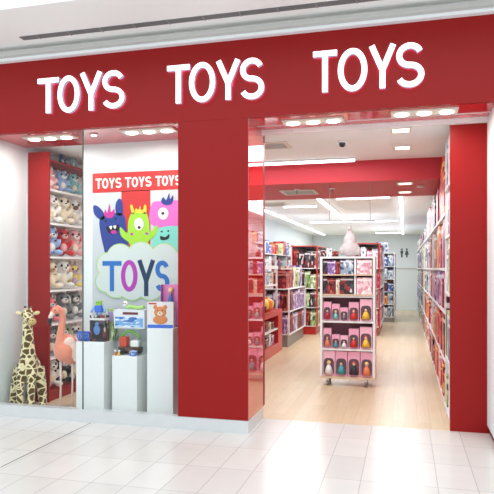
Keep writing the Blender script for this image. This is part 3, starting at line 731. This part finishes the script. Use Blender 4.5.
# right wall shelving: bays going back
bays = [(5.815, 6.40)]+[(6.40+1.06*i, 7.46+1.06*i) for i in range(14)]
for bi, (y0, y1) in enumerate(bays):
    far = y0 > 11.6
    zs = [.12, .62, 1.26, 1.82, 2.3] if bi == 0 else [.10, .55, 1.05, 1.5, 2.07]
    top = 2.12 if far else (2.80 if y1 < 7.6 else 2.57)
    u = empty('wall_shelving', (.6, y0, 0), f'white wall shelving bay on the right, {ORD(bi)} bay from the entrance', 'shelving', group='right wall shelving bays')
    def B_(mb, x0, x1, a, b, c, d): return mb.box(x0-.6, x1-.6, a-y0, b-y0, c, d)
    B_(MB(), .76, .775, y0+.001, y1-.001, 0, top).build('back_panel', M['shelfwhite'], u)
    B_(MB(), .398 if bi in (1, 4, 8) else .45, .76, y0+.001, y0+.024, 0, top).build('side_panel', M['shelfwhite'], u)
    B_(MB(), .42, .76, y0+.019, y1-.001, 0, zs[0]-.02).build('plinth', M['shelfwhite'], u)
    for z in zs+([top] if False else []): B_(MB(), .395, .76, y0+.0245, y1-.001, z-.028, z+.0).build('shelf', M['shelfwhite'], u)
    n = 3 if bi == 0 else (5 if bi < 4 else 4 if bi < 7 else 3)
    near = ['crimson', 'dark red', 'red', 'orange', 'dark red', 'red', 'crimson', 'white', 'purple', 'black', 'red', 'pink']
    mid = ['crimson', 'red', 'pink', 'white', 'orange', 'grey blue', 'dark red', 'black']
    fr = ['grey blue', 'white', 'green', 'black', 'purple', 'grey blue', 'yellow', 'crimson', 'blue']
    pal = (['white', 'blue', 'green', 'black', 'white'] if bi == 0 else near if bi < 4 else mid if bi < 7 else fr)
    for si, z in enumerate(zs):
        gap = (zs[si+1]-.02-z) if si < 4 else (top-z if not far else .3)
        if not far and si == 4: gap = min(gap, (2.57 if y1 > 7.6 and y0 < 9.5 else SZ-.05)-z)
        w_ = (y1-y0-.035)/n
        run = random.choice(pal)
        for k in range(n):
            if random.random() > .35: run = random.choice(pal)
            if bi == 0: run = pal[(si+k) % 5]
            hh = gap*random.choice([.62, .75, .85, .9, .93, .95]); ww = w_*random.uniform(.84, .96)
            cy = y0+.028+w_*(k+.5); dp = random.uniform(.2, .28)
            pos = ['nearest entrance', 'second in', 'third in', 'fourth in', 'fifth in'][k]
            carton('toy_box', run, .402+random.choice([0, 0, .008, .02])+dp/2, cy, z+.001, dp, ww, hh, f'{run} toy box, {ORD(si)} shelf up, right wall {ORD(bi)} bay, {pos}', 'toy box', 'boxed toys on the right wall shelving')

def unit(name, x0, x1, y0, y1, zs, top, label, face, style, mats='shelfwhite', post=None, cols=3, rowsy=4, items=True, tag2='', group=None, depthcol=.2, casters=False, topshelf=True, heights=(.65, .92)):
    """free-standing shelving; face '+x' puts stock along the right side, '-y' along the front end; 'both' does both"""
    ox, oy = (x0+x1)/2, (y0+y1)/2
    u = empty(name, (ox, oy, 0), label, 'shelving', group=group)
    m = M[mats]
    def bb(a, b, c, d, e, f): return MB().box(a-ox, b-ox, c-oy, d-oy, e, f)
    pm_ = M[post] if post else m
    bb(x0, x1, y1-.02, y1, zs[0]-.02, top).build('end_panel', m, u)
    bb(x0, x0+.02, y0, y1-.02, zs[0]-.02, top).build('back_panel', m, u)
    if face == '+x': bb(x0+.02, x1, y0, y0+.02, zs[0]-.02, top).build('end_panel', pm_, u)
    else:
        for a in (x0+.02, x1-.03): bb(a, a+.03, y0, y0+.03, zs[0]-.02, top).build('post', pm_, u)
    for z in zs: bb(x0+.02, x1-.001, y0+.021 if face == '+x' else y0+.031, y1-.021, z-.02, z).build('shelf', m, u)
    bb(x0, x1-.02 if post else x1, y0+(.02 if post else 0), y1, top, top+.02).build('top_panel', m, u)
    if post: bb(x0, x1, y0, y0+.0195, top, top+.022).box(x1-.0195-ox, x1-ox, y0+.02-oy, y1-oy, top, top+.022).build('header', pm_, u)
    if not casters: bb(x0+.04, x1-.05, y0+.06, y1-.04, 0, zs[0]-.021).build('plinth', M['grey'] if mats == 'shelfwhite' and not post else pm_, u)
    if not items: return u
    ya, yb = (y0+.035, y1-.04); ny = rowsy
    if face != '+x':
        # stock fills front row (across x) then the right side (along y)
        for si, z in enumerate(zs):
            gap = ((zs[si+1]-.02) if si < len(zs)-1 else top)-z
            w_ = (x1-x0-.1)/cols
            for k in range(cols):
                s = random.choice(style); hh = gap*random.uniform(*heights)
                carton('toy_box', s, x0+.05+w_*(k+.5), y0+.035+.1, z+.001, w_*.9, .2, hh, f'{s} toy box, {ORD(si)} shelf up, front of {tag2}, {ORD(k)} from left', 'toy box', 'boxed toys on '+tag2)
        ya = y0+.26
    for si, z in enumerate(zs):
        gap = ((zs[si+1]-.02) if si < len(zs)-1 else top)-z
        w_ = (yb-ya)/ny
        for k in range(ny):
            s = random.choice(style); hh = gap*random.uniform(*heights)
            d_ = min(.26, x1-x0-.08)
            carton('toy_box', s, x1-.03-d_/2, ya+w_*(k+.5), z+.001, d_, w_*.88, hh, f'{s} toy box, {ORD(si)} shelf up, aisle side of {tag2}, {ORD(k)} back', 'toy box', 'boxed toys on '+tag2)
    return u

# red cabinet near the entrance on the left
ox, oy = -2.45, 9.95
rc = empty('red_display_cabinet', (ox, oy, 0), 'low red display cabinet with open cubbies just inside the entrance left', 'cabinet')
def rb(a, b, c, d, e, f): return MB().box(a-ox, b-ox, c-oy, d-oy, e, f)
Y0, Y1, X0, X1, TZ = 9.0, 10.75, -2.72, -2.18, .76
rb(X0, X1, Y0, Y0+.12, 0, TZ-.03).build('side_panel', M['red_wood'], rc); rb(X0, X1, Y1-.35, Y1, 0, TZ-.03).build('side_panel', M['red_wood'], rc)
rb(X0, X0+.02, Y0+.12, Y1-.35, 0, TZ-.03).build('back_panel', M['red_wood'], rc); rb(X0, X1, Y0, Y1, TZ-.03, TZ).build('top', M['red_wood'], rc)
rb(X0+.02, X1, Y0+.121, Y1-.351, 0, .17).build('plinth', M['red_wood'], rc); rb(X0+.02, X1-.01, Y0+.121, Y1-.351, .41, .435).build('shelf', M['shelfwhite'], rc)
rb(X0+.02, X1, Y0+.121, Y1-.351, .66, .729).build('rail', M['red_wood'], rc)
for si, z in enumerate((.171, .436)):
    for k in range(5):
        s = ['white', 'dark red', 'black', 'white', 'purple', 'black', 'white', 'dark red', 'beige', 'black'][si*5+k]
        carton('toy_box', s, X1-.15, Y0+.25+.235*k, z, .2, .17, random.uniform(.12, .2), f'small {s} toy box in {["lower", "upper"][si]} cubby of red cabinet, {ORD(k)} from entrance', 'toy box', 'boxed toys in the red cabinet')
# white tiered stand on the red cabinet
ws = empty('tiered_display_stand', (-2.47, 10.1, TZ+.001), 'white tiered display stand holding toys on the red cabinet', 'display stand')
for a in (-.22, .2):
    for b_ in (-.5, .5): MB().box(a, a+.03, b_-.015, b_+.015, 0, .72).build('post', M['shelfwhite'], ws)
MB().box(-.23, .24, -.53, .53, .72, .78).build('top', M['shelfwhite'], ws); MB().box(-.22, .23, -.484, .484, .42, .445).build('shelf', M['shelfwhite'], ws)
for k in range(4):
    s = ['green', 'grey blue', 'white', 'beige'][k]
    carton('toy_box', s, -2.40, 9.74+.235*k, TZ+.447, .2, .18, .2+.03*(k % 2), f'{s} toy box on upper tier of white stand, {ORD(k)} from entrance', 'toy box', 'boxed toys on the white tiered stand')
def ball(name, m, loc, r, label, sq=(1, 1, 1)):
    o = MB().ell((0, 0, r*sq[2]), (r*sq[0], r*sq[1], r*sq[2]), 18, 12).build(name, m, None, loc=loc); return tag(o, label, 'toy ball', 'play balls on the red cabinet')
OR_, YL = mat('ball_orange', (240, 140, 50), .35), mat('ball_yellow', (240, 214, 90), .35)
cc = [(-2.33, 9.35, OR_, 'orange'), (-2.32, 9.58, YL, 'yellow')]
def toy_car(loc, rz, m, label, sc=1, group='toy vehicles in the left part of the shop'):
    t = empty('toy_car', loc, label, 'toy car', rz, group)
    MB().prism([(-.15, .035), (.15, .035), (.155, .07), (.08, .085), (.045, .125), (-.06, .13), (-.1, .085), (-.155, .08)], -.06, .06).build('body', m, t, bevel=.006)
    MB().prism([(-.085, .09), (.065, .09), (.04, .12), (-.055, .122)], -.0615, .0615).build('windows', M['black'], t)
    for x in (-.09, .09):
        for k in (-1, 1): MB().tube([(x, k*.045, .035), (x, k*.066, .035)], .035, 14).build('wheel', M['black'], t)
    t.scale = (sc,)*3; return t
DR = mat('car_dark_red', (150, 26, 30), .2); BK = mat('car_black', (36, 38, 44), .25)
c0 = toy_car((-2.33, 9.3, TZ+.001), math.radians(75), BK, 'black toy car at entrance end of the red cabinet top', 1.5)
GY_ = mat('ball_grey', (70, 72, 80), .35)
ball('toy_ball', YL, (-2.32, 9.77, TZ), .115, 'yellow play ball behind the black car on the red cabinet')
ball('toy_ball', OR_, (-2.32, 10.02, TZ), .12, 'orange play ball under the front edge of the white stand')
ball('toy_ball', YL, (-2.33, 10.27, TZ), .1, 'smaller yellow play ball farther back under the white stand')
ball('toy_ball', GY_, (-2.58, 9.3, TZ), .12, 'dark grey play ball beside the black car on the red cabinet')
for k, s in enumerate(['orange', 'yellow', 'orange', 'black']):
    carton('toy_box', s, -2.58, 9.71+.235*k, TZ+.001, .16, .2, .33, f'{s} toy box under the white tiered stand, {ORD(k)} from the entrance', 'toy box', 'boxed toys under the white tiered stand')

# left wall shelving with toys on top
LZ = [.12, .55, .98, 1.40]
for i in range(5):
    y0 = 10.9+1.3*i; lab = f'white left wall shelving bay, {ORD(i)} bay behind the red cabinet'
    unit('wall_shelving', -3.30, -2.88, y0, y0+1.29, LZ, 1.80, lab, '+x', ['dark red', 'beige', 'white', 'purple', 'black'] if i < 2 else ['grey blue', 'green', 'beige', 'purple'], items=False, group='left wall shelving bays')
    for si in ((1, 2, 3) if i < 3 else (2, 3)):
        for k in range(4):
            s = random.choice(['dark red', 'beige', 'purple', 'white'] if i else ['dark red', 'black', 'dark red', 'beige'])
            if si == 3 and i == 0: continue
            carton('toy_box', s, -3.02, y0+.19+.31*k, LZ[si]+.001, .22, .26, random.uniform(.25, .36), f'{s} toy box, {ORD(si)} shelf up, left wall {ORD(i)} bay, {ORD(k)} back', 'toy box', 'boxed toys on the left wall shelving')
    stl = [['white', 'grey blue', 'white', 'black'], ['white', 'blue', 'purple', 'red'], ['red', 'green', 'yellow', 'crimson'], ['blue', 'white', 'orange', 'grey blue'], ['white', 'green', 'red', 'blue']][i]
    for k, s in enumerate(stl):
        carton('toy_box', s, -3.03, y0+.18+.31*k, 1.822, .26, .28, random.uniform(.2, .34), f'{s} toy box on top of left wall shelving, {ORD(i)} bay, {ORD(k)} back', 'toy box', 'boxed toys on top of the left wall shelving')
for k in range(3):
    clone(c0, (-3.03, 11.14+.41*k, 1.401), math.radians(90), f'dark red toy car on the left wall shelving, {ORD(k)} behind the entrance', 1.15, {'car_black': DR})

# white low gondola behind red cabinet
g1 = unit('gondola_shelving', -2.62, -2.10, 11.05, 12.95, [.25, .68], 1.09, 'white low gondola with purple boxes right behind the red cabinet', 'both', ['purple', 'dark red', 'black', 'dark red', 'grey blue'], cols=3, rowsy=6, tag2='the white low gondola', heights=(.75, .93))
for k in range(5):
    s = ['dark red', 'dark red', 'beige', 'green', 'purple'][k]
    carton('toy_box', s, -2.3, 11.25+.36*k, 1.111, .26, .31, [.3, .36, .42, .38, .45][k], f'{s} toy box on top of the white low gondola, {ORD(k)} from the front', 'toy box', 'boxed toys on top of the white low gondola')
# red trimmed gondola
unit('gondola_shelving', -2.50, -1.89, 13.3, 15.2, [.2, .62, 1.05, 1.5], 1.98, 'white gondola with red posts behind the white low gondola', 'both', ['green', 'beige', 'black', 'green', 'black', 'dark red'], post='red_wood', cols=4, rowsy=5, tag2='the left red-post gondola', heights=(.7, .93))
# gondolas right of the doll stand
unit('gondola_shelving', -1.25, -.53, 13.4, 16.2, [.2, .62, 1.05, 1.5], 2.03, 'red framed gondola end with pink toys behind the doll stand', 'both', ['pink', 'pink', 'crimson', 'black', 'white'], post='red_wood', cols=5, rowsy=6, tag2='the right red-post gondola')
unit('gondola_shelving', -.95, -.27, 16.9, 19.6, [.15, .5, .85, 1.2, 1.55], 1.9, 'rearmost white gondola by the aisle before the back wall', 'both', ['grey blue', 'blue', 'black', 'white', 'orange'], cols=4, rowsy=5, tag2='the rearmost gondola')
for k in range(3):
    s = ['grey blue', 'pink', 'beige'][k]
    carton('toy_box', s, -.62, 17.2+.5*k, 1.921, .3, .4, [.3, .22, .26][k], f'{s} toy box on top of the rearmost gondola, {ORD(k)} back', 'toy box', 'boxed toys on top of the rearmost gondola')

# ------------------------------------------------ doll stand (central white unit on casters)
DX0, DX1, DY0, DY1 = -1.05, -.36, 7.60, 7.98
ox, oy = (DX0+DX1)/2, (DY0+DY1)/2
ds = empty('display_stand', (ox, oy, 0), 'white doll display stand on casters in the middle of the shop floor', 'display stand')
def db(a, b, c, d, e, f): return MB().box(a-ox, b-ox, c-oy, d-oy, e, f)
db(DX0, DX1, DY0, DY1, .095, .125).build('base', M['birch'], ds)
for a, b_ in ((DX0, DX0+.03), (DX1-.03, DX1)): db(a, b_, DY0, DY1, .126, 1.62).build('side_panel', M['shelfwhite'], ds)
db(DX0+.03, DX1-.03, DY0+.20, DY0+.22, .126, 1.62).build('back_panel', M['mauve'], ds)
for z in (.478, .83, 1.15): db(DX0+.03, DX1-.03, DY0+.003, DY0+.199, z-.025, z).build('shelf', M['shelfwhite'], ds)
for z in (1.168, 1.42): db(DX0+.03, DX1-.03, DY0-.012, DY0+.199, z-.016, z).build('shelf', M['birch'], ds)
db(DX0, DX1, DY0, DY1, 1.621, 1.645).build('top', M['shelfwhite'], ds)
db(DX0+.43, DX0+.455, DY0+.01, DY0+.199, 1.421, 1.62).build('divider', M['shelfwhite'], ds); db(DX0+.43, DX0+.455, DY0+.01, DY0+.199, 1.169, 1.403).build('divider', M['shelfwhite'], ds)
for x in (DX0+.09, DX1-.12):
    for y in (DY0+.05, DY1-.06):
        c_ = MB().tube([(x-ox-.012, y-oy, .035), (x-ox+.012, y-oy, .035)], .035, 14).build('caster', M['grey'], ds)
        MB().box(x-ox-.018, x-ox+.018, y-oy-.02, y-oy+.02, .06, .094).build('fork', M['steel'], c_)
PKB = mat('doll_carton_pink', (240, 170, 196), .4); PKL = mat('doll_carton_pale_pink', (248, 190, 210), .4); WD = mat('doll_window_dark', (92, 66, 78), .3)
SK = mat('doll_skin_tone', (232, 190, 164), .5)
DC = {n: mat('doll_dress_'+n, c, .5) for n, c in dict(crimson=(190, 30, 60), mint=(120, 196, 180), grey=(110, 104, 112), red=(214, 40, 36), gold=(242, 190, 60), white=(240, 236, 236), orange=(236, 130, 90), teal=(70, 150, 160), black=(50, 44, 50)).items()}
HC = {n: mat('doll_hair_'+n, c, .6) for n, c in dict(dark=(60, 40, 36), blond=(236, 200, 110), red=(190, 60, 40)).items()}
def doll_box(loc, w_, h, dress, hair, label, grp):
    t = empty('doll_box', loc, label, 'doll box', group=grp)
    MB().box(-w_/2, w_/2, -.05, .05, 0, h).build('carton', PKB if dress not in ('white', 'gold') else PKL, t)
    win = MB().prism([(x*w_*.44, h*.07+ (zz)*h*.64) for x, zz in [(-.9, 0), (.9, 0), (1, .1), (1, .75), (.8, .93), (.4, 1), (-.4, 1), (-.8, .93), (-1, .75), (-1, .1)]], -.053, -.05).build('window', WD, t)
    MB().tube([(0, -.054, h*.1), (0, -.054, h*.3), (0, -.054, h*.44)], [w_*.36, w_*.26, w_*.12], 12).build('doll_dress', DC[dress], t).scale = (1, 1, 1)
    MB().ell((0, -.058, h*.51), (w_*.13, w_*.1, w_*.15)).build('doll_head', SK, t); MB().ell((0, -.053, h*.535), (w_*.17, w_*.11, w_*.17)).build('doll_hair', HC[hair], t)
    return t
xs = [(-.96, .105), (-.852, .1), (-.747, .1), (-.626, .13), (-.475, .155)]
for r, (z, hs, cs, hr) in enumerate([(.479, [.25, .17, .16, .25, .275], ['orange', 'teal', 'white', 'red', 'gold'], ['red', 'dark', 'dark', 'dark', 'red']),
                                  (.831, [.235, .21, .165, .235, .275], ['crimson', 'mint', 'grey', 'red', 'gold'], ['dark', 'blond', 'dark', 'red', 'dark'])]):
    for (x, w_), hh, c_, h_ in zip(xs, hs, cs, hr):
        doll_box((x+.0, DY0+.075, z+.001), w_*.96, hh, c_, h_, f'pink doll box with {c_} dressed doll on the {["lower middle", "upper"][r]} doll shelf of the stand', 'pink doll boxes on the white stand')
for k, (x, c_, h_) in enumerate([(-.94, 'white', 'blond'), (-.782, 'teal', 'dark'), (-.624, 'black', 'red'), (-.466, 'orange', 'blond')]):
    doll_box((x, DY0+.075, .127), .15, .315, c_, h_, f'large pink doll box with {c_} dressed doll on the bottom of the stand', 'pink doll boxes on the white stand')
# books and sets in the two top rows
bk = [('black', .035, 'thin'), ('purple', .10, ''), ('crimson', .06, ''), ('blue', .15, 'large')]
for r, z in enumerate((1.169, 1.421)):
    x = DX0+.038
    hmax = .19 if r else .22
    order = [('black', .05), (['dark red', 'purple'][r], .11), (['beige', 'dark red'][r], .055), (['black', 'grey blue'][r], .17)]
    for k, (s, w_) in enumerate(order):
        carton('picture_book', s, x+w_/2, DY0+.09, z+.001, w_*.94, .14, hmax*[.95, .9, .88, .97][k], f'{s} picture book on the {["lower", "upper"][r]} birch shelf of the doll stand, {ORD(k)} from left', 'book', 'picture books on the doll stand'); x += w_
    carton('toy_box', 'pale pink', DX0+.555, DY0+.09, z+.001, .185, .15, hmax*.95, f'pale pink patterned gift box at right of the {["lower", "upper"][r]} birch shelf', 'toy box', 'gift boxes on the doll stand')
# stock on the stand's aisle side
for si, z in enumerate((.127, .46, .80, 1.15)):
    s = ['red', 'orange', 'pink', 'pink'][si]
    carton('toy_box', s, DX0+.32, DY1-.075, z if si == 0 else z, .5, .12, .3, f'{s} flat toy carton on the back of the doll stand, {ORD(si)} from the bottom', 'toy box', 'cartons on the back of the doll stand') if si == 0 else None
# things on top of the stand
for k in range(3):
    s = ['black', 'white', 'dark red', 'black'][k]
    carton('toy_box', s, DX0+.04+.073*k, DY0+.1, 1.646, .07, .12, [.09, .11, .07, .08][k], f'tiny {s} carton on top of the doll stand, {ORD(k)} from left', 'toy box', 'tiny cartons on top of the doll stand')
# white bell shaped plush
wf = fur('white_fluffy', (214, 204, 204), 50); wp = fur('white_pinkish', (244, 208, 210), 60)
t = empty('fluffy_plush', (-.687, 7.80, 1.655), 'big fluffy white bell-shaped plush toy on top of the doll stand', 'plush toy')
b = MB(); b.ell((0, 0, .1), (.145, .13, .11)); b.ell((0, 0, .2), (.105, .1, .12)); b.ell((-.005, 0, .29), (.06, .058, .08)); b.ell((-.012, -.01, .36), (.036, .036, .045))
for k in (-1, 1): b.ell((-.01+k*.026, 0, .395), (.012, .01, .026), rot=(0, k*.3, 0)); b.ell((k*.12, -.02, .07), (.05, .06, .06))
b.build('body', wf, t, remesh=.010)
t.scale = (.84, .84, .95)
for k in (-1, 1): MB().ell((-.012+k*.014, -.043, .365), (.005, .004, .005)).build('eye', M['black'], t)
MB().ell((-.012, -.048, .348), (.01, .01, .008)).build('nose', mat('plush_nose_brown', (150, 96, 80), .6), t)
MB().ell((0, -.075, .14), (.06, .05, .08)).build('belly', wp, t)

hr = empty('hanging_rail', (-.70, 7.78, 2.107), 'thin grey rail hung on wires over the fluffy white plush', 'hanging rail')
MB().box(-.31, .33, -.008, .008, -.006, .006).build('rail', M['grey'], hr)
for dx in (-.25, .27): MB().tube([(dx, 0, .006), (dx, 0, .488)], .0025, 6).build('wire', M['grey'], hr)
# restroom pictograms on the back wall
for k, px in enumerate((401.8, 406.8)):
    y = 21.99; x = XA(px, y)
    m_ = MB()
    m_.tube([(0, 0, .145), (0, -.012, .145)], .035, 14)
    if k == 0: m_.prism([(-.05, .1), (.05, .1), (.045, .0), (.03, .0), (.028, -.14), (-.028, -.14), (-.03, 0), (-.045, 0)], -.012, 0)
    else: m_.prism([(-.03, .1), (.03, .1), (.07, -.05), (.03, -.05), (.025, -.14), (-.025, -.14), (-.03, -.05), (-.07, -.05)], -.012, 0)
    tag(m_.build('restroom_pictogram', mat('pictogram_grey', (84, 88, 94), .5), None, loc=(x, y+.009, 2.02)), f'dark {["trousered", "skirted"][k]} figure restroom pictogram on the back wall', 'sign', 'restroom pictograms on the back wall')

# ================================================================== the least visible cartons become one body of stock
def merge_stock(limit=285):
    bpy.context.view_layer.update(); dg = bpy.context.evaluated_depsgraph_get()
    hits = {}; o0 = Vector((0, 0, H))
    for iy in range(68, 200):
        for ix in range(131, 226):
            u = (ix*2-247)/FPX; v = (HZ-iy*2)/FPX
            d = Vector((-SN+CS*u, CS+SN*u, v)).normalized()
            ok, p, n, i, ob, mt = SC.ray_cast(dg, o0, d)
            if ok: hits[ob.name] = hits.get(ob.name, 0)+1
    others = len([o for o in SC.objects if o.name.startswith('toy_box') and o.parent is None and o not in CARTONS])
    rk = sorted(CARTONS, key=lambda o: -hits.get(o.name, 0))
    keep = rk[:limit-others]; rest = rk[limit-others:]
    bm = bmesh.new(); mats = []; rnd = random.Random(3)
    lc = bm.verts.layers.float_vector.new('boxco'); lo_ = bm.verts.layers.float_vector.new('boxoff')
    for o in rest:
        m = o.data.materials[0]
        if m not in mats: mats.append(m)
        off = Vector([rnd.uniform(0, 40)]*3); mw = Matrix.LocRotScale(o.location, o.rotation_euler, o.scale); vs = []
        for v in o.data.vertices:
            nv = bm.verts.new(mw @ v.co); nv[lc] = v.co+Vector((.5, .5, 0)); nv[lo_] = off; vs.append(nv)
        for p in o.data.polygons:
            f = bm.faces.new([vs[i] for i in p.vertices]); f.material_index = mats.index(m)
    print('kept', len(keep), 'with', sum(1 for o in keep if hits.get(o.name, 0)), 'seen; merged', len(rest), 'of which seen', sum(1 for o in rest if hits.get(o.name, 0)), 'pixels', sum(hits.get(o.name, 0) for o in rest)/4)
    me = bpy.data.meshes.new('boxed_stock'); bm.to_mesh(me); bm.free()
    for m in mats: me.materials.append(m)
    for o in rest: bpy.data.objects.remove(o)
    s_ = bpy.data.objects.new('boxed_stock', me); COL.objects.link(s_); s_['kind'] = 'stuff'
    tag(s_, 'distant and half hidden boxed toys deep on the shop shelves', 'boxed toys')
merge_stock()
